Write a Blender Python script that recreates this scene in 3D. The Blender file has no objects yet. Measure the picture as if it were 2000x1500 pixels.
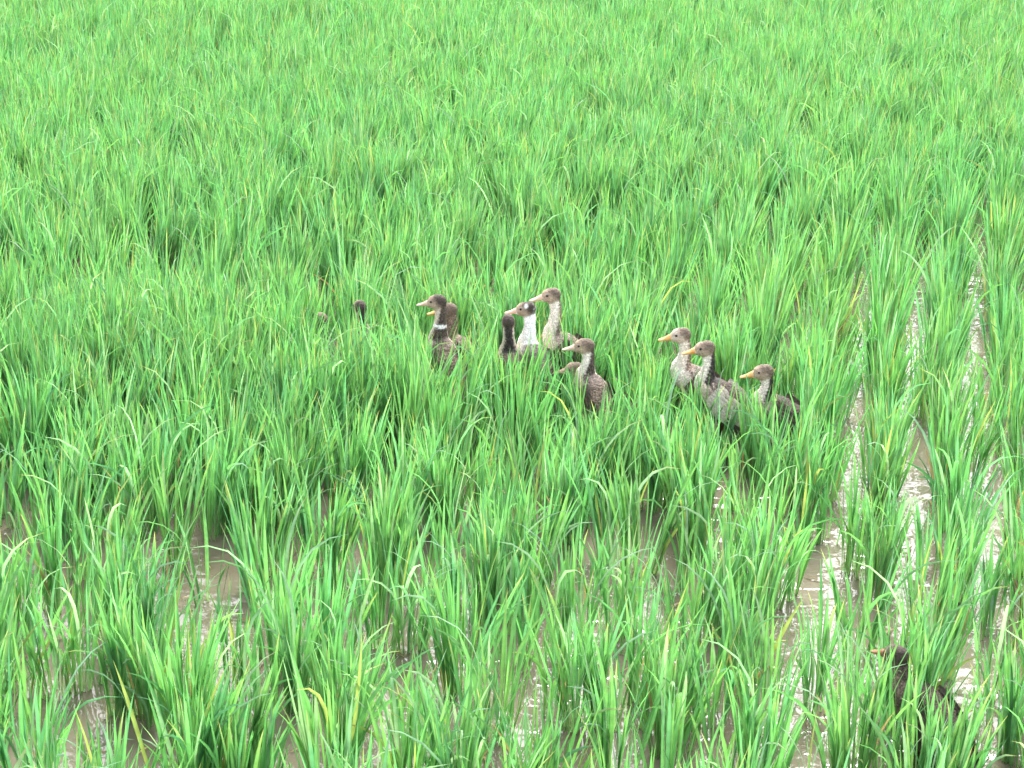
import bpy, bmesh, math, random
import numpy as np
from mathutils import Vector, Matrix

random.seed(7)
rng = np.random.default_rng(11)
R = math.radians
sc = bpy.context.scene
col = sc.collection

# ------------------------------------------------------------------ camera
W0, H0 = 2000.0, 1500.0            # measuring frame of the photograph
F = 3700.0                         # focal length in those units
PITCH = R(20.0)
CAMH = 2.33
cam_d = bpy.data.cameras.new('camera')
cam_d.sensor_width = 36.0
cam_d.lens = 36.0 * F / W0
cam_d.clip_start = 0.1
cam_d.clip_end = 2000.0
cam = bpy.data.objects.new('camera', cam_d)
col.objects.link(cam)
cam.location = (0, 0, CAMH)
cam.rotation_euler = (math.pi / 2 - PITCH, 0, 0)
sc.camera = cam

CP, SP = math.cos(PITCH), math.sin(PITCH)
def ray(u, v):
    x = (u - W0 / 2) / F; y = -(v - H0 / 2) / F
    return Vector((x, CP + y * SP, -SP + y * CP))
def at(u, v, z=0.0):
    d = ray(u, v); k = (z - CAMH) / d.z
    return Vector((d.x * k, d.y * k, z))
def proj(P):                        # numpy (...,3) -> u, v, depth
    x = P[..., 0]; y = P[..., 1]; z = P[..., 2] - CAMH
    dep = y * CP - z * SP
    upc = y * SP + z * CP
    return W0 / 2 + F * x / dep, H0 / 2 - F * upc / dep, dep

# ------------------------------------------------------------------ sky and sun (bright overcast)
SUN_EL, SUN_AZ = 52.0, 12.0         # azimuth from +Y towards +X
w = bpy.data.worlds.new('World'); sc.world = w; w.use_nodes = True
nt = w.node_tree; nt.nodes.clear()
sky = nt.nodes.new('ShaderNodeTexSky'); sky.sky_type = 'NISHITA'
sky.sun_disc = False; sky.sun_elevation = R(SUN_EL); sky.sun_rotation = R(SUN_AZ)
sky.dust_density = 2.5; sky.air_density = 1.0; sky.ozone_density = 1.0
hs = nt.nodes.new('ShaderNodeHueSaturation'); hs.inputs['Saturation'].default_value = 0.3
bg = nt.nodes.new('ShaderNodeBackground'); bg.inputs['Strength'].default_value = 0.15
wo = nt.nodes.new('ShaderNodeOutputWorld')
nt.links.new(sky.outputs[0], hs.inputs['Color']); nt.links.new(hs.outputs[0], bg.inputs['Color'])
nt.links.new(bg.outputs[0], wo.inputs['Surface'])
sd = bpy.data.lights.new('sun', 'SUN'); sd.energy = 1.5; sd.angle = R(25); sd.color = (1.0, 0.98, 0.95)
so = bpy.data.objects.new('sun', sd); col.objects.link(so)
sun_dir = Vector((math.sin(R(SUN_AZ)) * math.cos(R(SUN_EL)), math.cos(R(SUN_AZ)) * math.cos(R(SUN_EL)), math.sin(R(SUN_EL))))
so.rotation_euler = (-sun_dir).to_track_quat('-Z', 'Y').to_euler()
so.location = sun_dir * 30
sc.view_settings.view_transform = 'Standard'; sc.view_settings.look = 'None'
sc.view_settings.exposure = 2.33; sc.view_settings.gamma = 1.0
sc.render.engine = 'CYCLES'
sc.cycles.max_bounces = 8; sc.cycles.diffuse_bounces = 4; sc.cycles.glossy_bounces = 3
sc.cycles.transmission_bounces = 4; sc.cycles.transparent_max_bounces = 4
sc.cycles.use_denoising = True

# ------------------------------------------------------------------ materials
def mat(name):
    m = bpy.data.materials.new(name); m.use_nodes = True
    n = m.node_tree; n.nodes.clear()
    out = n.nodes.new('ShaderNodeOutputMaterial')
    return m, n, out
def principled(n, **kw):
    p = n.nodes.new('ShaderNodeBsdfPrincipled')
    for k, v in kw.items():
        p.inputs[k.replace('_', ' ')].default_value = v
    return p

def leaf_material():
    m, n, out = mat('rice_leaf')
    a = n.nodes.new('ShaderNodeAttribute'); a.attribute_name = 'col'
    tc = n.nodes.new('ShaderNodeTexCoord')
    no = n.nodes.new('ShaderNodeTexNoise'); no.inputs['Scale'].default_value = 35; no.inputs['Detail'].default_value = 3
    n.links.new(tc.outputs['Object'], no.inputs['Vector'])
    mr = n.nodes.new('ShaderNodeMapRange'); mr.inputs['To Min'].default_value = 0.8; mr.inputs['To Max'].default_value = 1.2
    mr.inputs['From Min'].default_value = 0.3; mr.inputs['From Max'].default_value = 0.7
    n.links.new(no.outputs[0], mr.inputs['Value'])
    mx = n.nodes.new('ShaderNodeVectorMath'); mx.operation = 'SCALE'
    n.links.new(a.outputs['Color'], mx.inputs[0]); n.links.new(mr.outputs[0], mx.inputs['Scale'])
    p = principled(n, Roughness=0.42, IOR=1.4)
    n.links.new(mx.outputs[0], p.inputs['Base Color'])
    tr = n.nodes.new('ShaderNodeBsdfTranslucent')
    tm = n.nodes.new('ShaderNodeVectorMath'); tm.operation = 'MULTIPLY'; tm.inputs[1].default_value = (1.25, 1.25, 0.85)
    n.links.new(mx.outputs[0], tm.inputs[0]); n.links.new(tm.outputs[0], tr.inputs['Color'])
    ms = n.nodes.new('ShaderNodeMixShader'); ms.inputs[0].default_value = 0.56
    n.links.new(p.outputs[0], ms.inputs[1]); n.links.new(tr.outputs[0], ms.inputs[2])
    n.links.new(ms.outputs[0], out.inputs['Surface'])
    return m

def water_material():
    m, n, out = mat('muddy_water')
    tc = n.nodes.new('ShaderNodeTexCoord')
    no = n.nodes.new('ShaderNodeTexNoise'); no.inputs['Scale'].default_value = 3.0; no.inputs['Detail'].default_value = 5
    n.links.new(tc.outputs['Object'], no.inputs['Vector'])
    cr = n.nodes.new('ShaderNodeValToRGB')
    cr.color_ramp.elements[0].position = 0.3; cr.color_ramp.elements[0].color = (0.105, 0.090, 0.062, 1)
    cr.color_ramp.elements[1].position = 0.7; cr.color_ramp.elements[1].color = (0.165, 0.143, 0.105, 1)
    n.links.new(no.outputs[0], cr.inputs[0])
    # ripples: stretched across the view on the open right side, fine wobble elsewhere
    mp = n.nodes.new('ShaderNodeMapping'); mp.inputs['Scale'].default_value = (1.0, 1.5, 1.0)
    n.links.new(tc.outputs['Object'], mp.inputs['Vector'])
    n1 = n.nodes.new('ShaderNodeTexNoise'); n1.inputs['Scale'].default_value = 13.0; n1.inputs['Detail'].default_value = 1.4
    n1.inputs['Distortion'].default_value = 0.6
    n.links.new(mp.outputs[0], n1.inputs['Vector'])
    n2 = n.nodes.new('ShaderNodeTexNoise'); n2.inputs['Scale'].default_value = 9.0; n2.inputs['Detail'].default_value = 1.0
    n.links.new(tc.outputs['Object'], n2.inputs['Vector'])
    ad = n.nodes.new('ShaderNodeMath'); ad.operation = 'MULTIPLY_ADD'; ad.inputs[1].default_value = 1.6
    n.links.new(n2.outputs[0], ad.inputs[0]); n.links.new(n1.outputs[0], ad.inputs[2])
    # calm/ruffled patches
    n3 = n.nodes.new('ShaderNodeTexNoise'); n3.inputs['Scale'].default_value = 1.1
    n.links.new(tc.outputs['Object'], n3.inputs['Vector'])
    mr = n.nodes.new('ShaderNodeMapRange'); mr.inputs['From Min'].default_value = 0.35; mr.inputs['From Max'].default_value = 0.65
    mr.inputs['To Min'].default_value = 0.2; mr.inputs['To Max'].default_value = 0.8
    n.links.new(n3.outputs[0], mr.inputs['Value'])
    b = n.nodes.new('ShaderNodeBump'); b.inputs['Distance'].default_value = 0.011
    n.links.new(ad.outputs[0], b.inputs['Height']); n.links.new(mr.outputs[0], b.inputs['Strength'])
    p = principled(n, Roughness=0.03, IOR=1.47)
    n.links.new(cr.outputs[0], p.inputs['Base Color']); n.links.new(b.outputs[0], p.inputs['Normal'])
    n.links.new(p.outputs[0], out.inputs['Surface'])
    return m

def simple_noise(name, c1, c2, scale, rough, bump=0.0):
    m, n, out = mat(name)
    tc = n.nodes.new('ShaderNodeTexCoord')
    no = n.nodes.new('ShaderNodeTexNoise'); no.inputs['Scale'].default_value = scale; no.inputs['Detail'].default_value = 4
    n.links.new(tc.outputs['Object'], no.inputs['Vector'])
    cr = n.nodes.new('ShaderNodeValToRGB')
    cr.color_ramp.elements[0].position = 0.35; cr.color_ramp.elements[0].color = (*c1, 1)
    cr.color_ramp.elements[1].position = 0.65; cr.color_ramp.elements[1].color = (*c2, 1)
    n.links.new(no.outputs[0], cr.inputs[0])
    p = principled(n, Roughness=rough)
    n.links.new(cr.outputs[0], p.inputs['Base Color'])
    if bump:
        b = n.nodes.new('ShaderNodeBump'); b.inputs['Distance'].default_value = bump
        n.links.new(no.outputs[0], b.inputs['Height']); n.links.new(b.outputs[0], p.inputs['Normal'])
    n.links.new(p.outputs[0], out.inputs['Surface'])
    return m

def plumage_material(name='plumage', speck=0.55):
    m, n, out = mat(name)
    a = n.nodes.new('ShaderNodeAttribute'); a.attribute_name = 'col'
    k = n.nodes.new('ShaderNodeAttribute'); k.attribute_name = 'mott'
    tc = n.nodes.new('ShaderNodeTexCoord')
    vo = n.nodes.new('ShaderNodeTexVoronoi'); vo.feature = 'F1'; vo.inputs['Scale'].default_value = 190
    n.links.new(tc.outputs['Object'], vo.inputs['Vector'])
    no = n.nodes.new('ShaderNodeTexNoise'); no.inputs['Scale'].default_value = 170; no.inputs['Detail'].default_value = 3
    n.links.new(tc.outputs['Object'], no.inputs['Vector'])
    no2 = n.nodes.new('ShaderNodeTexNoise'); no2.inputs['Scale'].default_value = 45; no2.inputs['Detail'].default_value = 3
    n.links.new(tc.outputs['Object'], no2.inputs['Vector'])
    # light feather edges over the dark feather centres
    s1 = n.nodes.new('ShaderNodeMapRange'); s1.inputs['From Min'].default_value = 0.25; s1.inputs['From Max'].default_value = 0.75
    s1.inputs['To Min'].default_value = 0.75; s1.inputs['To Max'].default_value = 2.0
    n.links.new(vo.outputs['Distance'], s1.inputs['Value'])
    s2 = n.nodes.new('ShaderNodeMapRange'); s2.inputs['From Min'].default_value = 0.32; s2.inputs['From Max'].default_value = 0.68
    s2.inputs['To Min'].default_value = 0.6; s2.inputs['To Max'].default_value = 1.4
    n.links.new(no.outputs[0], s2.inputs['Value'])
    s3 = n.nodes.new('ShaderNodeMapRange'); s3.inputs['From Min'].default_value = 0.3; s3.inputs['From Max'].default_value = 0.7
    s3.inputs['To Min'].default_value = 0.72; s3.inputs['To Max'].default_value = 1.3
    n.links.new(no2.outputs[0], s3.inputs['Value'])
    m1 = n.nodes.new('ShaderNodeMath'); m1.operation = 'MULTIPLY'
    n.links.new(s1.outputs[0], m1.inputs[0]); n.links.new(s2.outputs[0], m1.inputs[1])
    m2 = n.nodes.new('ShaderNodeMath'); m2.operation = 'MULTIPLY'
    n.links.new(m1.outputs[0], m2.inputs[0]); n.links.new(s3.outputs[0], m2.inputs[1])
    lp = n.nodes.new('ShaderNodeMix'); lp.data_type = 'FLOAT'; lp.inputs['A'].default_value = 1.0
    n.links.new(k.outputs['Fac'], lp.inputs['Factor']); n.links.new(m2.outputs[0], lp.inputs['B'])
    sc_ = n.nodes.new('ShaderNodeVectorMath'); sc_.operation = 'SCALE'
    n.links.new(a.outputs['Color'], sc_.inputs[0]); n.links.new(lp.outputs[0], sc_.inputs['Scale'])
    b = n.nodes.new('ShaderNodeBump'); b.inputs['Distance'].default_value = 0.0015; b.inputs['Strength'].default_value = 0.35
    n.links.new(m1.outputs[0], b.inputs['Height'])
    p = principled(n, Roughness=0.8)
    p.inputs['Specular IOR Level'].default_value = 0.25
    n.links.new(sc_.outputs[0], p.inputs['Base Color']); n.links.new(b.outputs[0], p.inputs['Normal'])
    n.links.new(p.outputs[0], out.inputs['Surface'])
    return m

M_LEAF = leaf_material()
M_WATER = water_material()
M_MUD = simple_noise('paddy_mud', (0.09, 0.06, 0.035), (0.17, 0.12, 0.07), 6, 0.7, 0.01)
M_PLUM = plumage_material()
M_EYE = simple_noise('duck_eye', (0.004, 0.003, 0.003), (0.012, 0.008, 0.006), 200, 0.15)
M_LEG = simple_noise('duck_leg', (0.05, 0.03, 0.018), (0.09, 0.05, 0.025), 60, 0.5)
M_CLOD = simple_noise('wet_clod', (0.07, 0.045, 0.025), (0.16, 0.11, 0.06), 40, 0.35, 0.01)

# ------------------------------------------------------------------ ground and water
def sheet(name, z, m, x0=-400, x1=400, y0=-60, y1=900):
    me = bpy.data.meshes.new(name)
    me.from_pydata([(x0, y0, z), (x1, y0, z), (x1, y1, z), (x0, y1, z)], [], [(0, 1, 2, 3)])
    o = bpy.data.objects.new(name, me); col.objects.link(o); me.materials.append(m)
    o['kind'] = 'structure'
    return o
sheet('ground', -0.07, M_MUD)
sheet('water', 0.0, M_WATER)

# ------------------------------------------------------------------ ducks: pose data
# u, v: pixel of the head centre; ht: height of the head top; body/head: headings (90 = away, 180 = left)
DUCKS = [
 dict(k='A', u=853, v=590, ht=.42, body=112, head=160, pitch=48, pat='dark_nape_collar', bill='pink',
      win=[(822, 884, 566, 640), (842, 892, 640, 715)],
      lab='brown duck seen from behind with a white ring round its dark nape, leftmost raised head'),
 dict(k='B', u=874, v=606, ht=.345, body=140, head=170, pitch=40, pat='plain_brown', bill='orange',
      win=[(868, 890, 580, 632)],
      lab='plain brown duck whose head shows just behind the white ringed duck'),
 dict(k='C', u=993, v=628, ht=.37, body=95, head=92, pitch=48, pat='dark_nape', bill='pink',
      win=[(978, 1008, 603, 680), (984, 1004, 680, 720)],
      lab='narrow dark duck facing straight away, left of the white necked duck'),
 dict(k='D', u=1027, v=604, ht=.40, body=118, head=168, pitch=48, pat='white_neck', bill='pink',
      win=[(1002, 1050, 586, 640), (1014, 1058, 640, 700)],
      lab='duck with a pure white neck and a white spot on its dark crown'),
 dict(k='E', u=1076, v=577, ht=.43, body=150, head=182, pitch=42, pat='speckled', bill='pink',
      win=[(1034, 1101, 558, 600), (1078, 1112, 600, 665)],
      lab='tallest duck at the back, speckled brown head with a long pinkish bill'),
 dict(k='F', u=1141, v=676, ht=.36, body=118, head=165, pitch=50, pat='beige_stripe', bill='pink',
      win=[(1108, 1162, 658, 700), (1130, 1182, 700, 790)],
      lab='beige necked duck with a dark stripe down its nape, alone in the middle'),
 dict(k='G', u=1329, v=655, ht=.37, body=158, head=176, pitch=38, pat='pale_face', bill='orange',
      win=[(1276, 1352, 634, 680), (1314, 1340, 680, 735)],
      lab='pale faced duck with a long orange bill, left of the pair on the right'),
 dict(k='H', u=1376, v=681, ht=.365, body=150, head=178, pitch=38, pat='dark_speckled', bill='orange', wing='pale',
      win=[(1330, 1396, 660, 706), (1350, 1398, 706, 745), (1375, 1445, 745, 790), (1395, 1440, 790, 835)],
      lab='duck with an orange bill, black speckled nape and pale creamy wings'),
 dict(k='I', u=1490, v=727, ht=.30, body=152, head=178, pitch=30, pat='dark_speckled', bill='orange',
      win=[(1444, 1513, 708, 745), (1490, 1515, 745, 780), (1500, 1560, 775, 850)],
      lab='low speckled brown duck at the right end of the flock'),
 dict(k='L', u=1750, v=1280, ht=.245, body=126, head=128, pitch=34, pat='dusky', bill='dark_orange', neckf=.03,
      win=[(1744, 1760, 1250, 1296), (1706, 1724, 1262, 1288), (1834, 1866, 1380, 1440)],
      lab='dark duck crouching behind a rice clump near the bottom right corner'),
 dict(k='M', u=703, v=600, ht=.325, body=100, head=110, pitch=45, pat='dark_nape', bill='pink',
      win=[(696, 710, 572, 600)],
      lab='dark duck almost hidden in tall rice left of the flock'),
 dict(k='N', u=627, v=624, ht=.29, body=120, head=115, pitch=35, pat='dark_speckled', bill='pink',
      win=[(622, 632, 600, 615)],
      lab='farthest left duck, only dark plumage glimpsed between the leaves'),
 dict(k='J', u=922, v=690, ht=.25, body=75, head=62, pitch=28, pat='dark_speckled', bill='pink', neckf=.09,
      win=[(912, 920, 660, 690), (930, 938, 680, 715)],
      lab='dark duck with a lowered head hidden in rice right of the white ringed duck'),
 dict(k='K', u=1122, v=722, ht=.235, body=140, head=165, pitch=26, pat='dark_speckled', bill='pink', neckf=.09,
      win=[(1112, 1130, 715, 740)],
      lab='dark low duck mostly hidden behind the beige necked duck'),
]
for d in DUCKS:
    d.setdefault('neckf', 0.0)
    p = at(d['u'], d['v'], d['ht'] - 0.026)
    d['headpos'] = p

# plumage colours (linear)
C = dict(
    dark=(0.046, 0.034, 0.027), brown=(0.115, 0.084, 0.063), tan=(0.33, 0.24, 0.175), beige=(0.46, 0.375, 0.30),
    cream=(0.56, 0.49, 0.42), white=(0.70, 0.67, 0.65), grey=(0.105, 0.083, 0.072), black=(0.022, 0.018, 0.016))
PAT = {  # face, crown, nape, throat, upper-back, chest, back, belly
 'dark_nape_collar': ('tan', 'dark', 'dark', 'beige', 'dark', 'beige', 'brown', 'cream'),
 'dusky':            ('brown', 'dark', 'dark', 'brown', 'dark', 'brown', 'dark', 'dark'),
 'plain_brown':      ('brown', 'brown', 'brown', 'brown', 'brown', 'grey', 'brown', 'grey'),
 'dark_nape':        ('tan', 'dark', 'black', 'beige', 'brown', 'grey', 'dark', 'cream'),
 'white_neck':       ('tan', 'dark', 'white', 'white', 'grey', 'cream', 'grey', 'cream'),
 'speckled':         ('tan', 'brown', 'brown', 'cream', 'grey', 'beige', 'brown', 'cream'),
 'beige_stripe':     ('tan', 'brown', 'dark', 'cream', 'grey', 'beige', 'brown', 'cream'),
 'pale_face':        ('beige', 'brown', 'brown', 'cream', 'grey', 'cream', 'grey', 'cream'),
 'dark_speckled':    ('tan', 'brown', 'black', 'cream', 'dark', 'beige', 'dark', 'grey'),
}

def catmull(P, n):
    P = np.array(P, float); m = len(P)
    Q = np.vstack([2 * P[0] - P[1], P, 2 * P[-1] - P[-2]])
    out = []; ts = []
    for i in range(m - 1):
        p0, p1, p2, p3 = Q[i:i + 4]
        for j in range(n):
            t = j / n
            out.append(0.5 * ((2 * p1) + (-p0 + p2) * t + (2 * p0 - 5 * p1 + 4 * p2 - p3) * t * t + (-p0 + 3 * p1 - 3 * p2 + p3) * t ** 3))
            ts.append(i + t)
    out.append(P[-1]); ts.append(m - 1)
    return np.array(out), np.array(ts)

def add_loft(bm, cen, lat, dv, ra, rb, nseg=20):
    """closed tube: centres, lateral and dorsal unit vectors, radii"""
    rings = []
    for c, l, d, a, b in zip(cen, lat, dv, ra, rb):
        rings.append([bm.verts.new(tuple(c + l * a * math.cos(t) + d * b * math.sin(t)))
                      for t in [2 * math.pi * k / nseg for k in range(nseg)]])
    for r0, r1 in zip(rings, rings[1:]):
        for k in range(nseg):
            bm.faces.new((r0[k], r0[(k + 1) % nseg], r1[(k + 1) % nseg], r1[k]))
    bm.faces.new(rings[0][::-1]); bm.faces.new(rings[-1])
    return rings

def add_ellipsoid(bm, c, ax, r, nu=18, nv=12):
    """ax: 3 unit vectors, r: 3 radii"""
    m = Matrix.Identity(4)
    for i in range(3):
        for j in range(3):
            m[j][i] = ax[i][j] * r[i]
    m.translation = Vector(tuple(c))
    bmesh.ops.create_uvsphere(bm, u_segments=nu, v_segments=nv, radius=1.0, matrix=m)

def link_mesh(name, bm_or_me, m, parent=None, smooth=True):
    if isinstance(bm_or_me, bmesh.types.BMesh):
        bm_or_me.normal_update()
        me = bpy.data.meshes.new(name); bm_or_me.to_mesh(me); bm_or_me.free()
    else:
        me = bm_or_me
    if smooth:
        me.polygons.foreach_set('use_smooth', [True] * len(me.polygons))
    me.materials.clear(); me.materials.append(m)
    o = bpy.data.objects.new(name, me); col.objects.link(o)
    if parent: o.parent = parent
    return o

def bill_mat(kind):
    c = {'pink': ((0.50, 0.31, 0.20), (0.58, 0.42, 0.32)), 'orange': ((0.62, 0.26, 0.06), (0.66, 0.36, 0.13)),
         'dark_orange': ((0.22, 0.08, 0.03), (0.28, 0.12, 0.05))}[kind]
    nm = 'bill_' + kind
    return bpy.data.materials.get(nm) or simple_noise(nm, c[0], c[1], 70, 0.38)

def sstep(a, b, x):
    t = np.clip((x - a) / (b - a), 0, 1); return t * t * (3 - 2 * t)

def build_duck(d):
    th_b, th_h = R(d['body']), R(d['head'])
    fb = np.array([math.cos(th_b), math.sin(th_b), 0]); fh = np.array([math.cos(th_h), math.sin(th_h), 0])
    up = np.array([0, 0, 1.0])
    lb = np.cross(up, fb); lh = np.cross(up, fh)
    ht = d['ht']; ph = R(d['pitch'])
    zc = 0.105 + 0.10 * (ht - .27) / .15 * 0.75
    hx = 0.078 + d['neckf'] + (0.05 * (1 - math.sin(ph)))
    cb = np.array([0, 0, zc]); ax = fb * math.cos(ph) + up * math.sin(ph)
    hc = fb * hx + up * (ht - 0.026)                      # head centre
    # spine: tail tip .. neck top
    nb = cb + ax * 0.108 + fb * 0.004                      # neck base
    nt_ = hc - fh * 0.013 - up * 0.022
    gap = nt_ - nb
    P = [cb - ax * 0.178 + up * 0.012, cb - ax * 0.13, cb - ax * 0.065, cb, cb + ax * 0.055, nb,
         nb + gap * 0.36 - fb * 0.004 + up * 0.004, nb + gap * 0.70 - fb * 0.006, nt_, hc - fh * 0.004 + up * 0.004]
    ra = [0.010, 0.034, 0.056, 0.065, 0.058, 0.039, 0.0245, 0.0192, 0.0190, 0.018]
    rb = [0.006, 0.028, 0.050, 0.060, 0.055, 0.039, 0.0245, 0.0197, 0.0215, 0.019]
    cen, ts = catmull(P, 7)
    ra_ = np.interp(ts, range(len(ra)), ra); rb_ = np.interp(ts, range(len(rb)), rb)
    tan = np.gradient(cen, axis=0); tan /= np.linalg.norm(tan, axis=1)[:, None]
    wgt = sstep(5.2, 8.2, ts)[:, None]
    lat = lb[None] * (1 - wgt) + lh[None] * wgt
    lat -= tan * (lat * tan).sum(1)[:, None]; lat /= np.linalg.norm(lat, axis=1)[:, None]
    dor = np.cross(tan, lat)                               # points to back / nape
    if (dor[20] @ (up * math.cos(ph) - fb * math.sin(ph))) < 0: dor = -dor
    bm = bmesh.new()
    add_loft(bm, cen, lat, dor, ra_, rb_)
    hup = up; tilt = R(d.get('tilt', 6))
    fh2 = fh * math.cos(tilt) - up * math.sin(tilt); hu2 = up * math.cos(tilt) + fh * math.sin(tilt)
    add_ellipsoid(bm, hc, (fh2, lh, hu2), (0.034, 0.0225, 0.0260))
    add_ellipsoid(bm, hc + fh2 * 0.016 - hu2 * 0.005, (fh2, lh, hu2), (0.023, 0.0180, 0.0165))
    add_ellipsoid(bm, hc - fh2 * 0.004 - hu2 * 0.009, (fh2, lh, hu2), (0.024, 0.0235, 0.0185))
    add_ellipsoid(bm, hc - fh2 * 0.010 + hu2 * 0.001, (fh2, lh, hu2), (0.026, 0.0215, 0.0255))
    add_ellipsoid(bm, nb - ax * 0.03 + fb * 0.012, (ax, lb, np.cross(ax, lb)), (0.05, 0.045, 0.042))
    me = bpy.data.meshes.new('body'); bm.to_mesh(me); bm.free()
    tmp = bpy.data.objects.new('body_tmp', me); col.objects.link(tmp)
    rm = tmp.modifiers.new('r', 'REMESH'); rm.mode = 'VOXEL'; rm.voxel_size = 0.0042
    sm = tmp.modifiers.new('s', 'SMOOTH'); sm.factor = 0.5; sm.iterations = 6
    dg = bpy.context.evaluated_depsgraph_get()
    me2 = bpy.data.meshes.new_from_object(tmp.evaluated_get(dg)); me2.name = 'body'
    bpy.data.objects.remove(tmp); bpy.data.meshes.remove(me)
    nv = len(me2.vertices); co = np.empty(nv * 3, np.float32); me2.vertices.foreach_get('co', co); co = co.reshape(-1, 3).astype(float)
    # plumage pattern
    D2 = ((co[:, None, :] - cen[None]) ** 2).sum(2); idx = D2.argmin(1)
    tt = ts[idx]; rel = co - cen[idx]
    dd = (rel * dor[idx]).sum(1) / rb_[idx]                # +1 back, -1 front
    wob = 0.22 * np.sin(co[:, 0] * 310 + co[:, 2] * 190) * np.sin(co[:, 1] * 270 - co[:, 2] * 330)
    hrel = co - hc; hf = hrel @ fh2; hh = hrel @ hu2; hl = hrel @ lh
    face, crown, nape, throat, uback, chest, back, belly = [np.array(C[x]) for x in PAT[d['pat']]]
    ds = sstep(-0.15, 0.5, dd + wob)[:, None]
    if d['pat'] in ('beige_stripe', 'dark_nape', 'speckled', 'pale_face'): ds_n = sstep(0.40, 0.85, dd + wob * .6)[:, None]
    else: ds_n = sstep(0.0, 0.55, dd + wob)[:, None]
    body_c = back * ds + belly * (1 - ds)
    ds_u = sstep(0.35, 0.85, dd + wob)[:, None]
    upper_c = uback * ds_u + chest * (1 - ds_u)
    neck_c = nape * ds_n + throat * (1 - ds_n)
    c = body_c + (upper_c - body_c) * sstep(3.6, 4.8, tt + wob)[:, None]
    c = c + (neck_c - c) * sstep(4.3, 5.8, tt + wob * 2.6)[:, None]
    # head: crown versus face split behind and above the eye
    cr = sstep(-0.012, 0.016, (hh * 0.75 - hf * 0.9 - 0.004) + wob * 0.012)[:, None]
    if d['pat'] == 'white_neck':
        head_c = face * (1 - cr) + crown * cr
    else:
        head_c = face * (1 - cr) + crown * cr
    hd = np.sqrt((hf / 0.036) ** 2 + (hl / 0.03) ** 2 + ((hh - 0.002) / 0.029) ** 2)
    hm = (1 - sstep(0.92, 1.12, hd + wob * 0.25))[:, None]
    c = c + (head_c - c) * hm
    # dark line through the eye, pale patch at the bill base
    c = c * (1 - 0.35 * np.exp(-((hh - 0.005) / 0.0035) ** 2 - ((hf - 0.012) / 0.014) ** 2)[:, None])
    if d['pat'] == 'dark_nape_collar':
        ring = np.exp(-((tt - 6.35) / 0.17) ** 4)[:, None] * 0.95
        c = c * (1 - ring) + np.array(C['white']) * ring
    if d['pat'] == 'white_neck':
        spot = np.exp(-((((hf + 0.006) / 0.007) ** 2 + ((hh - 0.015) / 0.007) ** 2)) ** 2)[:, None]
        c = c * (1 - spot) + np.array(C['white']) * spot
    mott = np.clip(0.35 + 0.65 * (1 - np.clip(c.mean(1) / 0.35, 0, 1)), 0.12, 1.0)
    mott = np.where(hm[:, 0] > 0.5, mott * 0.4, mott)
    if d['pat'] in ('speckled', 'dark_speckled', 'pale_face'): mott = np.clip(mott * 1.25, 0, 1)
    put_cols(me2, c, mott)
    nr = np.empty(nv * 3, np.float32); me2.vertices.foreach_get('normal', nr); nr = nr.reshape(-1, 3)
    co2 = co + nr * (np.random.default_rng(3).normal(0, 1, (nv, 1)) * np.where(tt > 4.5, 0.0007, 0.0010)[:, None])
    me2.vertices.foreach_set('co', co2.astype(np.float32).ravel()); me2.update()
    root = bpy.data.objects.new('duck', None); col.objects.link(root); root.empty_display_size = 0.1
    base = np.array(d['headpos']) - hc
    root.location = (base[0], base[1], 0.0)
    root['label'] = d['lab']; root['category'] = 'duck'; root['group'] = 'ducks wading through the rice field'
    zoff = base[2]
    link_mesh('body', me2, M_PLUM, root)
    V = lambda a: Vector(tuple(a))
    # bill ------------------------------------------------------------
    bb = hc + fh2 * 0.0325 - hu2 * 0.004
    prof = [(-0.012, .0125, .0130, .000), (0.000, .0115, .0122, .000), (0.009, .0102, .0094, -.0015), (0.018, .0098, .0070, -.0035),
            (0.027, .0104, .0052, -.0050), (0.035, .0103, .0042, -.0058), (0.040, .0080, .0032, -.0063), (0.043, .0038, .0018, -.0067)]
    b2 = bmesh.new()
    rings = [(bb + fh2 * x + hu2 * z, lh, hu2, a, b) for x, a, b, z in prof]
    add_loft(b2, *[list(t) for t in zip(*[(r[0], r[1], r[2], r[3], r[4]) for r in rings])], nseg=16)
    o_b = link_mesh('bill', b2, bill_mat(d['bill']), root)
    sb = o_b.modifiers.new('s', 'SUBSURF'); sb.levels = 1; sb.render_levels = 1
    b3 = bmesh.new()                                        # nostrils, set in the bill sides
    for s in (-1, 1):
        add_ellipsoid(b3, bb + fh2 * 0.011 + lh * s * 0.0056 + hu2 * 0.0036, (fh2, lh, hu2), (0.0026, 0.0012, 0.0011), 8, 6)
    link_mesh('nostril', b3, M_EYE, o_b)
    for s in (-1, 1):
        be = bmesh.new()
        add_ellipsoid(be, hc + fh2 * 0.013 + hu2 * 0.0058 + lh * s * 0.0180, (fh2, lh, hu2), (0.0049, 0.0036, 0.0044), 12, 8)
        link_mesh('eye', be, M_EYE, root)
    # wings -----------------------------------------------------------
    bdor = up * math.cos(ph) - fb * math.sin(ph)
    pale = d.get('wing') == 'pale'
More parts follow.
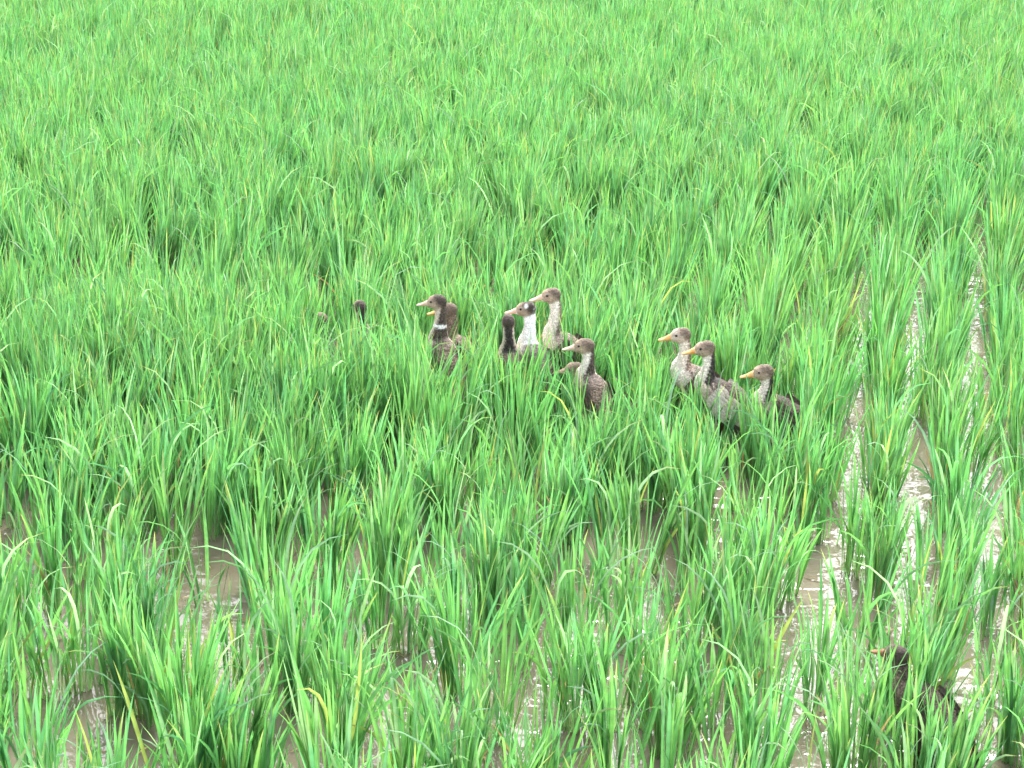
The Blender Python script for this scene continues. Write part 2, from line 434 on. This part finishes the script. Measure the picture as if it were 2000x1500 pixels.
    for s in (-1, 1):
        bw = bmesh.new(); cols = []
        wc = cb + ax * 0.015 + bdor * 0.016 + lb * s * 0.050
        sh = []
        for r_ in range(5):                                 # five overlapping feather rows
            for q in range(7):
                t = (q + 0.5 * (r_ % 2)) / 7.0
                def on_body(x, b, lift):
                    A_ = np.interp(x, [-.178, -.13, -.065, 0, .055, .108], ra[:6]); B_ = np.interp(x, [-.178, -.13, -.065, 0, .055, .108], rb[:6])
                    b = max(-.8, min(.86, b / B_)) * B_
                    q_ = math.sqrt(max(.1, 1 - (b / B_) ** 2))
                    return cb + ax * x + bdor * b * (1 + lift / B_) + lb * s * (A_ * q_ + lift)
                ln = 0.040 + 0.013 * r_; wd = 0.0085
                x0 = 0.068 - r_ * 0.030; b0 = 0.046 - t * 0.062 - 0.004 * r_ * (t - .5)
                lift = 0.0030 + 0.0012 * (4 - r_)
                p0 = on_body(x0, b0, lift + .0015)
                dirv = on_body(x0 - ln, b0 + 0.10 * ln * (0.5 - t), lift) - p0
                dirv = dirv / np.linalg.norm(dirv)
                sidev = np.cross(dirv, lb * s); sidev /= np.linalg.norm(sidev)
                nrm = np.cross(sidev, dirv) * (1 if np.dot(np.cross(sidev, dirv), lb * s) > 0 else -1)
                pts = []
                for a_, w_ in ((0, .6), (.35, 1.0), (.7, .95), (.92, .6)):
                    pts.append((p0 + dirv * ln * a_ - sidev * wd * w_, p0 + dirv * ln * a_ + nrm * 0.0025, p0 + dirv * ln * a_ + sidev * wd * w_))
                tip = bw.verts.new(tuple(p0 + dirv * ln))
                vs = [[bw.verts.new(tuple(x)) for x in row] for row in pts]
                for k in range(3):
                    bw.faces.new((vs[k][0], vs[k][1], vs[k + 1][1], vs[k + 1][0])); bw.faces.new((vs[k][1], vs[k][2], vs[k + 1][2], vs[k + 1][1]))
                bw.faces.new((vs[3][0], vs[3][1], tip)); bw.faces.new((vs[3][1], vs[3][2], tip))
                if pale:
                    bc = np.array(C['cream']) * random.uniform(.75, 1.05) if (r_ < 3 or t < .6) else np.array(C['grey'])
                else:
                    bc = (np.array(C['brown']) if random.random() < .6 else np.array(C['grey']) if r_ < 3 else np.array(C['dark'])) * random.uniform(.7, 1.35)
                cols += [bc * 1.3] + [x for _ in range(4) for x in (bc * 1.25, bc * .7 if not pale else bc, bc * 1.25)]
        me_w = bpy.data.meshes.new('wing'); bw.to_mesh(me_w); bw.free()
        put_cols(me_w, np.array(cols), np.full(len(cols), 0.35))
        link_mesh('wing', me_w, M_PLUM, root)
    # tail ------------------------------------------------------------
    bt = bmesh.new(); cols = []
    tb = cb - ax * 0.135 + up * 0.006
    for q in range(9):
        a_ = (q - 4) / 4.0
        dirv = -ax + lb * a_ * 0.38 + up * (0.18 - 0.1 * abs(a_)); dirv /= np.linalg.norm(dirv)
        sidev = lb - dirv * (lb @ dirv); sidev /= np.linalg.norm(sidev)
        ln = 0.075 - 0.016 * abs(a_); wd = 0.007; off = up * 0.0012 * (4 - abs(q - 4))
        vs = []
        for t_, w_ in ((0, .8), (.5, 1.), (.85, .8)):
            vs.append([bt.verts.new(tuple(tb + off + dirv * ln * t_ + sidev * wd * w_ * s)) for s in (-1, 1)])
        tip = bt.verts.new(tuple(tb + off + dirv * ln))
        for k in range(2): bt.faces.new((vs[k][0], vs[k][1], vs[k + 1][1], vs[k + 1][0]))
        bt.faces.new((vs[2][0], vs[2][1], tip))
        bc = np.array(C['dark']) * random.uniform(.6, 1.6)
        cols += [bc] * 7
    me_t = bpy.data.meshes.new('tail'); bt.to_mesh(me_t); bt.free()
    put_cols(me_t, np.array(cols), np.full(len(cols), 0.3)); link_mesh('tail', me_t, M_PLUM, root)
    # legs ------------------------------------------------------------
    for s in (-1, 1):
        bl = bmesh.new()
        hip = cb - ax * 0.02 - bdor * 0.035 + lb * s * 0.030
        knee = np.array([hip[0], hip[1], max(0.05, hip[2] * .5)]) + fb * 0.012
        foot = np.array([knee[0], knee[1], -0.035]) - fb * 0.006
        cen_l, tl = catmull([hip, knee, foot], 5)
        r_l = np.interp(tl, [0, 0.7, 1, 2], [.017, .0075, .0058, .0052])
        fx = np.tile(fb, (len(cen_l), 1)); lx = np.tile(lb, (len(cen_l), 1))
        add_loft(bl, cen_l, lx, fx, r_l, r_l, 10)
        # webbed foot
        f0 = foot + up * 0.002
        toes = [f0 + fb * 0.052 + lb * a_ for a_ in (-.026, 0, .026)]
        top = bl.verts.new(tuple(f0 + up * .007)); bot = bl.verts.new(tuple(f0 - up * .004 - fb * .008))
        tv = [bl.verts.new(tuple(t_)) for t_ in toes]
        inn = [bl.verts.new(tuple((toes[i] + toes[i + 1]) / 2 - fb * .010)) for i in (0, 1)]
        seq = [tv[0], inn[0], tv[1], inn[1], tv[2]]
        for i in range(4):
            bl.faces.new((top, seq[i], seq[i + 1])); bl.faces.new((bot, seq[i + 1], seq[i]))
        bl.faces.new((top, bot, seq[0])); bl.faces.new((top, seq[4], bot))
        bmesh.ops.recalc_face_normals(bl, faces=bl.faces)
        link_mesh('leg', bl, M_LEG, root)
    return root

def put_cols(me, c, mott=None):
    n = len(me.vertices)
    a = me.attributes.new('col', 'FLOAT_COLOR', 'POINT')
    arr = np.ones((n, 4), np.float32); arr[:, :3] = np.clip(c, 0, 1); a.data.foreach_set('color', arr.ravel())
    if mott is not None:
        b = me.attributes.new('mott', 'FLOAT', 'POINT'); b.data.foreach_set('value', np.asarray(mott, np.float32))

for d in DUCKS:
    d['root'] = build_duck(d)

# ------------------------------------------------------------------ rice field
ROW = 0.215
YAW = R(12.6)
rd = np.array([math.sin(YAW), math.cos(YAW)]); rc = np.array([math.cos(YAW), -math.sin(YAW)])
ii, jj = np.meshgrid(np.arange(-110, 110), np.arange(-8, 150))
ii = ii.ravel().astype(float); jj = jj.ravel().astype(float)
O = np.array(at(1777, 823))[:2] + rc * ROW * 0.5             # phase: a gap passes this pixel
px = O[0] + rc[0] * ii * ROW + rd[0] * (jj - 20) * ROW * 1.02
py = O[1] + rc[1] * ii * ROW + rd[1] * (jj - 20) * ROW * 1.02
_lf = np.clip(1.0 - (px - 0.2) / 1.2, 0, 1) * np.clip(1.4 - py / 10, .35, 1)                 # untidier planting on the left
px += rng.normal(0, 1, px.shape) * (0.022 + 0.040 * _lf); py += rng.normal(0, 1, py.shape) * (0.045 + 0.03 * _lf)
keep = (py > 1.9) & (py < 26) & (np.abs(px) < 1.6 + py * 0.42)
px, py = px[keep], py[keep]
# slow row wobble on the left where the planting is less regular
px += 0.03 * np.sin(py * 1.7 + px * 0.9) * (px < 0.6)

def inview(x, y, m=60):
    u, v, dd = proj(np.stack([x, y, np.zeros_like(x)], -1)); return (u > -m) & (u < W0 + m) & (v > -m) & (v < H0 + 300)
# low frequency vigour: tall and dense to the left and back, sparser right and front
vig = 0.5 + 0.5 * np.sin(px * 1.3 + 1.0 + 0.5 * np.sin(py * .8)) * np.sin(py * 0.9 + px * .6)
# extra clumps: between the ducks, over the far field, and a few placed singly
ex = []
for _ in range(230):
    p = at(random.uniform(-60, 1640), random.uniform(700, 1040)); ex.append((p.x, p.y))
for _ in range(45):
    p = at(random.uniform(1350, 2040), random.uniform(520, 1500)); ex.append((p.x, p.y))
for _ in range(150):
    p = at(random.uniform(-60, 1500), random.uniform(900, 1800)); ex.append((p.x, p.y))
for _ in range(2600):
    y = random.uniform(7.2, 18.5); x = random.uniform(-.42 * y, .42 * y)
    if random.random() < min(1, (y - 6.8) / 2.5) * (1 if x < y * .17 else .85): ex.append((x, y))
for u_, v_ in ((1765, 1460), (1742, 1520), (1788, 1545), (1740, 1410), (1860, 1600)):
    p = at(u_, v_); ex.append((p.x, p.y))
ex = np.array(ex)
px = np.concatenate([px, ex[:, 0]]); py = np.concatenate([py, ex[:, 1]]); vig = 0.5 + 0.5 * np.sin(px * 1.3 + 1.0 + 0.5 * np.sin(py * .8)) * np.sin(py * 0.9 + px * .6)
pu, pv, pd = proj(np.stack([px, py, np.zeros_like(px)], -1))
right = np.clip((pu - 1450) / 250, 0, 1) * np.clip((pv - 300) / 300, 0, 1)
front = np.clip((pv - 880) / 260, 0, 1)
hgt = 0.39 + 0.016 * vig - 0.02 * right - 0.035 * front + rng.normal(0, 0.016, px.shape)
back = np.clip((700 - pv) / 300, 0, 1)
small = np.zeros(len(px), bool); small[-len(ex):-5] = True
nbl = 62 + 8 * vig - 12 * right * (1 - front) - 26 * front + 8 * back + rng.normal(0, 4, px.shape)
sm = small & (pv > 480) & ((pu > 1300) | (pv > 900)); nbl[sm] *= rng.uniform(.25, .6, sm.sum()); hgt[sm] *= rng.uniform(.7, .95, sm.sum())
# a few plants missing
miss = rng.random(px.shape) < (0.002 + 0.03 * right + 0.03 * front)
# ducks stand in the gaps
for d in DUCKS:
    r = d['root'].location
    miss |= (np.hypot(px - r.x, py - r.y) < 0.070)
lean = 0.20 - 0.02 * right + 0.01 * front + 0.03 * back
px, py, hgt, nbl, pu, pv, vig, lean, front = [a[~miss] for a in (px, py, hgt, nbl, pu, pv, vig, lean, front)]
N = len(px)

def gen_plants(sel, rings, rib, dens=1.0, wide=1.0):
    """all blades of the selected plants; returns verts (B,rings,k,3), colours, plant id per blade"""
    nb_ = np.maximum(6, (nbl[sel] * dens).astype(int))
    pid = np.repeat(sel, nb_); B = len(pid)
    ntill = 9
    till = rng.integers(0, ntill, B)
    # per-tiller lean shared through a hash table
    ta = rng.random((N, ntill)) * 2 * np.pi; tl = rng.random((N, ntill)) ** 0.7
    a = ta[pid, till]; l = tl[pid, till]
    H = hgt[pid]
    bx = px[pid] + np.cos(a) * l * 0.042 + rng.normal(0, .005, B); by = py[pid] + np.sin(a) * l * 0.042 + rng.normal(0, .005, B)
    T = np.stack([np.cos(a) * l * lean[pid] + 0.05, np.sin(a) * l * lean[pid], np.ones(B)], -1)
    T[:, :2] += rng.normal(0, .06, (B, 2))
    T /= np.linalg.norm(T, axis=1)[:, None]
    kind = rng.random(B)
    L = H * rng.uniform(0.72, 1.10, B)
    low = kind < 0.22                                        # short outer leaves
    L[low] *= rng.uniform(.55, .8, low.sum())
    az = a + rng.normal(0, 1.0, B)
    A = np.stack([np.cos(az), np.sin(az), np.zeros(B)], -1)
    spread = np.abs(rng.normal(0.12, 0.14, B)); spread[low] += 0.35
    droop = np.where(rng.random(B) < 0.05 + 0.05 * front[pid], rng.uniform(1.1, 2.4, B), np.abs(rng.normal(0.0, 0.14, B)))
    spread = spread + np.where(droop > 1, 0.25, 0)
    L = L * np.where(droop > 1, 1.15, 1.0)
    s = np.linspace(0, 1, rings)
    g = np.clip((s - 0.22) / 0.78, 0, 1)
    D = T[:, None, :] + A[:, None, :] * (spread[:, None] * g[None] * 1.3 + droop[:, None] * 0.55 * g[None] ** 2.2)[..., None]
    D[..., 2] -= droop[:, None] * 0.62 * g[None] ** 2.6
    D /= np.linalg.norm(D, axis=2)[..., None]
    step = (L / (rings - 1))[:, None, None]
    cenp = np.cumsum(D * step, axis=1); cenp = np.concatenate([np.zeros((B, 1, 3)), cenp[:, :-1]], 1)
    cenp[..., 0] += bx[:, None]; cenp[..., 1] += by[:, None]; cenp[..., 2] -= 0.012
    wmax = rng.uniform(0.0021, 0.0046, B) * wide * (1 + 0.25 * front[pid])
    prof = np.interp(s, [0, .2, .32, .55, .75, .9, 1.0], [.55, .5, .75, 1.0, .82, .42, 0.03])
    rot = rng.normal(0, 0.9, B)
    S0 = np.cross(D, A[:, None, :]); S0 /= (np.linalg.norm(S0, axis=2)[..., None] + 1e-9)
    Nn = np.cross(S0, D)
    tw = rot[:, None] + rng.normal(0, .5, B)[:, None] * s[None]
    S = S0 * np.cos(tw)[..., None] + Nn * np.sin(tw)[..., None]
    Nm = -S0 * np.sin(tw)[..., None] + Nn * np.cos(tw)[..., None]
    wv = (wmax[:, None] * prof[None])[..., None]
    if rib:
        X = np.stack([cenp - S * wv, cenp - Nm * wv * 0.35, cenp + S * wv], 2)
    else:
        X = np.stack([cenp - S * wv, cenp + S * wv], 2)
    # colours
    base = np.array([[0.102, 0.282, 0.096], [0.124, 0.298, 0.090], [0.098, 0.270, 0.124], [0.190, 0.340, 0.190]])  # three leaf greens; the last, palest tone is a bluish glint painted as colour
    ci = rng.choice(4, B, p=[.5, .22, .2, .08])
    c = base[ci] * rng.uniform(.80, 1.22, B)[:, None]
    pale = (droop > 1) & (rng.random(B) < .15 + .35 * front[pid]); c[pale] = np.array([0.21, 0.36, 0.22]) * rng.uniform(.85, 1.15, pale.sum())[:, None]  # sheen on bent-over blades, painted in as a paler leaf colour
    pc = rng.uniform(.9, 1.1, N)[pid]; c *= pc[:, None]; c[:, 0] *= rng.uniform(.90, 1.10, N)[pid]; c[:, 2] *= rng.uniform(.92, 1.10, N)[pid]
    y_ = rng.random(B); yl = y_ < 0.018; c[yl] = np.array([0.26, 0.33, 0.10]) * rng.uniform(.7, 1.1, yl.sum())[:, None]
    br = (y_ > 0.035) & (y_ < 0.085) & low; c[br] = np.array([0.30, 0.22, 0.12])
    cc = np.repeat(c[:, None, :], rings, 1)
    sheath = (1 - np.clip(s / 0.3, 0, 1))[None, :, None]
    cc = cc * (1 - sheath * 0.6) + np.array([0.24, 0.36, 0.17]) * sheath * 0.6
    tipy = (rng.random(B) < 0.14)[:, None, None] * np.clip((s - .82) / .18, 0, 1)[None, :, None]
    cc = cc * (1 - tipy) + np.array([0.33, 0.31, 0.13]) * tipy
    cc = np.repeat(cc[:, :, None, :], X.shape[2], 2)
    if rib: cc[:, :, 1] = cc[:, :, 1] * 1.12 + 0.006          # pale midrib
    return X, cc, pid

wins = []
for d in DUCKS:
    r = d['root'].location
    for n_, wdw in enumerate(d['win']):
        lv = 0.02 if n_ == 0 else 0.42
        if d['k'] in 'AFHI': lv = min(lv, .25)
        if d['k'] in 'MNJK': lv = 0.92
        if d['k'] == 'L': lv = 0.9
        wins.append((wdw, float((r.y) * CP + CAMH * SP), lv))
def hits(X, rnd):
    mid = X[:, :, 1, :] if X.shape[2] == 3 else X.mean(2)
    dense_m = np.concatenate([mid, (mid[:, 1:] + mid[:, :-1]) / 2], 1)
    u, v, dep = proj(dense_m)
    bad = np.zeros(len(X), bool)
    for (u0, u1, v0, v1), dd, lv in wins:
        bad |= (rnd > lv) & ((u > u0 - 2) & (u < u1 + 2) & (v > v0 - 2) & (v < v1 + 2) & (dep < dd + 0.12)).any(1)
    hard = np.zeros(len(X), bool)
    for d in DUCKS:                                          # no blade may pass through a duck
        r = d['root'].location
        hx = np.hypot(dense_m[..., 0] - r.x, dense_m[..., 1] - r.y)
        hard |= ((hx < 0.055) & (dense_m[..., 2] > .07) & (dense_m[..., 2] < .22)).any(1)
        hh = np.sqrt(((dense_m - np.array(d['headpos'])) ** 2).sum(-1)); hard |= (hh < 0.036).any(1)
    return bad, hard
def cull(X, cc, pid, leave=0.045):
    """blades in front of what the photograph shows of a duck are grown shorter"""
    rnd = rng.random(len(X))
    ok = np.zeros(len(X), bool)
    X = X.copy()
    todo = np.arange(len(X))
    root = X[:, :1].mean(2, keepdims=True)
    X0 = X[todo]
    for k in (1.0, .88, .76, .64, .52):
        Xk = root[todo] + (X0 - root[todo]) * k
        b, h = hits(Xk, rnd[todo]); good = ~h & ~b
        X[todo[good]] = Xk[good]; ok[todo[good]] = True
        todo = todo[~good]; X0 = X0[~good]
        if len(todo) == 0: break
    return X[ok], cc[ok], pid[ok]

def blades_mesh(name, X, cc):
    B, Rg, K, _ = X.shape
    nv = B * Rg * K
    me = bpy.data.meshes.new(name)
    idx = np.arange(nv).reshape(B, Rg, K)
    quads = np.stack([idx[:, :-1, :-1], idx[:, :-1, 1:], idx[:, 1:, 1:], idx[:, 1:, :-1]], -1).reshape(-1, 4)
    nf = len(quads)
    me.vertices.add(nv); me.vertices.foreach_set('co', X.reshape(-1).astype(np.float32))
    me.loops.add(nf * 4); me.loops.foreach_set('vertex_index', quads.reshape(-1).astype(np.int32))
    me.polygons.add(nf)
    me.polygons.foreach_set('loop_start', np.arange(0, nf * 4, 4, dtype=np.int32))
    try: me.polygons.foreach_set('loop_total', np.full(nf, 4, np.int32))
    except Exception: pass
    me.polygons.foreach_set('use_smooth', np.ones(nf, bool))
    me.update(calc_edges=True)
    put_cols(me, cc.reshape(-1, 3))
    me.materials.append(M_LEAF)
    return me

vis = inview(px, py, 40)
order = np.argsort(-pv + 1e6 * (~vis))
indiv = order[:300]
isin = np.zeros(N, bool); isin[indiv] = True
near = np.where(~isin & inview(px, py, 200) & (py < 11))[0]
mid_ = np.where(~isin & inview(px, py, 200) & (py >= 11) & (py < 18.5))[0]
rest_m = ~isin.copy(); rest_m[near] = False; rest_m[mid_] = False
rest = np.where(rest_m)[0]
print('plants', N, 'near', len(near), 'mid', len(mid_), 'rest', len(rest))

def nth(k):
    return str(k) + ('th' if 10 <= k % 100 <= 20 else {1: 'st', 2: 'nd', 3: 'rd'}.get(k % 10, 'th'))
qx = (px[indiv] * rd[0] + py[indiv] * rd[1]); rowi = np.floor((qx - qx.min()) / (ROW * 1.02)).astype(int)
LAB = {}
for rr in np.unique(rowi):
    mem = indiv[rowi == rr]; mem = mem[np.argsort(pu[mem])]
    for k_, i_ in enumerate(mem):
        look = 'tall ' if hgt[i_] > .39 else 'short ' if hgt[i_] < .34 else ''
        full = 'thick ' if nbl[i_] > 55 else 'sparse ' if nbl[i_] < 32 else ''
        LAB[i_] = '%s%srice clump, %s from the left in the %s row up from the bottom' % (look, full, nth(k_ + 1), nth(rr + 1))
X, cc, pid = gen_plants(indiv, 9, True)
X, cc, pid = cull(X, cc, pid)
o_ = np.argsort(pid, kind='stable'); X, cc, pid = X[o_], cc[o_], pid[o_]
bounds = np.searchsorted(pid, np.arange(N + 1))
for i in indiv:
    a, b = bounds[i], bounds[i + 1]
    if b - a < 3: continue
    Xi = X[a:b].copy(); Xi[..., 0] -= px[i]; Xi[..., 1] -= py[i]
    me = blades_mesh('rice_plant', Xi, cc[a:b])
    o = bpy.data.objects.new('rice_plant', me); col.objects.link(o); o.location = (px[i], py[i], 0)
    o['label'] = LAB[i]; o['category'] = 'rice plant'; o['group'] = 'rice plants set out in the flooded field'

parts = []
for sel, rg, rb_, de, wi in ((near, 8, False, 1.0, 1.0), (mid_, 6, False, 0.9, 1.05), (rest, 5, False, 0.42, 1.7)):
    Xs, cs, ps = gen_plants(sel, rg, rb_, de, wi)
    Xs, cs, ps = cull(Xs, cs, ps)
    parts.append((Xs, cs))
# join all into one mesh (different ring counts)
vs, cs_, qs, off = [], [], [], 0
for Xs, cs in parts:
    B, Rg, K, _ = Xs.shape; idx = np.arange(B * Rg * K).reshape(B, Rg, K) + off
    qs.append(np.stack([idx[:, :-1, :-1], idx[:, :-1, 1:], idx[:, 1:, 1:], idx[:, 1:, :-1]], -1).reshape(-1, 4))
    vs.append(Xs.reshape(-1, 3)); cs_.append(cs.reshape(-1, 3)); off += B * Rg * K
vs = np.concatenate(vs); cs_ = np.concatenate(cs_); qs = np.concatenate(qs); nf = len(qs)
me = bpy.data.meshes.new('rice_field')
me.vertices.add(len(vs)); me.vertices.foreach_set('co', vs.reshape(-1).astype(np.float32))
me.loops.add(nf * 4); me.loops.foreach_set('vertex_index', qs.reshape(-1).astype(np.int32))
me.polygons.add(nf); me.polygons.foreach_set('loop_start', np.arange(0, nf * 4, 4, dtype=np.int32))
me.polygons.foreach_set('use_smooth', np.ones(nf, bool))
me.update(calc_edges=True)
put_cols(me, cs_); me.materials.append(M_LEAF)
o = bpy.data.objects.new('rice_field', me); col.objects.link(o)
o['kind'] = 'stuff'; o['label'] = 'dense bright green young rice stretching back behind the ducks'; o['category'] = 'rice'
print('faces', nf)

# ------------------------------------------------------------------ dead leaves floating between the rows
bm = bmesh.new(); cols = []
for _ in range(150):
    p = at(random.uniform(-50, 2050), random.uniform(560, 1600)); a = random.uniform(0, math.pi); L = random.uniform(.02, .10); wd = random.uniform(.0015, .004)
    t = Vector((math.cos(a), math.sin(a), 0)); n_ = Vector((-t.y, t.x, 0)); bend = random.uniform(-.3, .3) * L
    prev = None; cbase = np.array(random.choice([(0.30, 0.22, 0.10), (0.34, 0.30, 0.12), (0.20, 0.11, 0.05)])) * random.uniform(.7, 1.2)
    for k in range(5):
        q = k / 4; c_ = p + t * L * q + n_ * bend * q * q + Vector((0, 0, .004 + .004 * math.sin(q * 3)))
        w_ = wd * (1 - abs(q * 2 - 1) * .7)
        cur = (bm.verts.new(c_ - n_ * w_), bm.verts.new(c_ + n_ * w_ + Vector((0, 0, .001)))); cols += [cbase, cbase]
        if prev: bm.faces.new((prev[0], prev[1], cur[1], cur[0]))
        prev = cur
me = bpy.data.meshes.new('floating_leaves'); bm.to_mesh(me); bm.free(); put_cols(me, np.array(cols)); me.materials.append(M_LEAF)
o = bpy.data.objects.new('floating_leaves', me); col.objects.link(o)
o['kind'] = 'stuff'; o['label'] = 'scraps of dead brown rice leaf floating on the muddy water'; o['category'] = 'leaf litter'
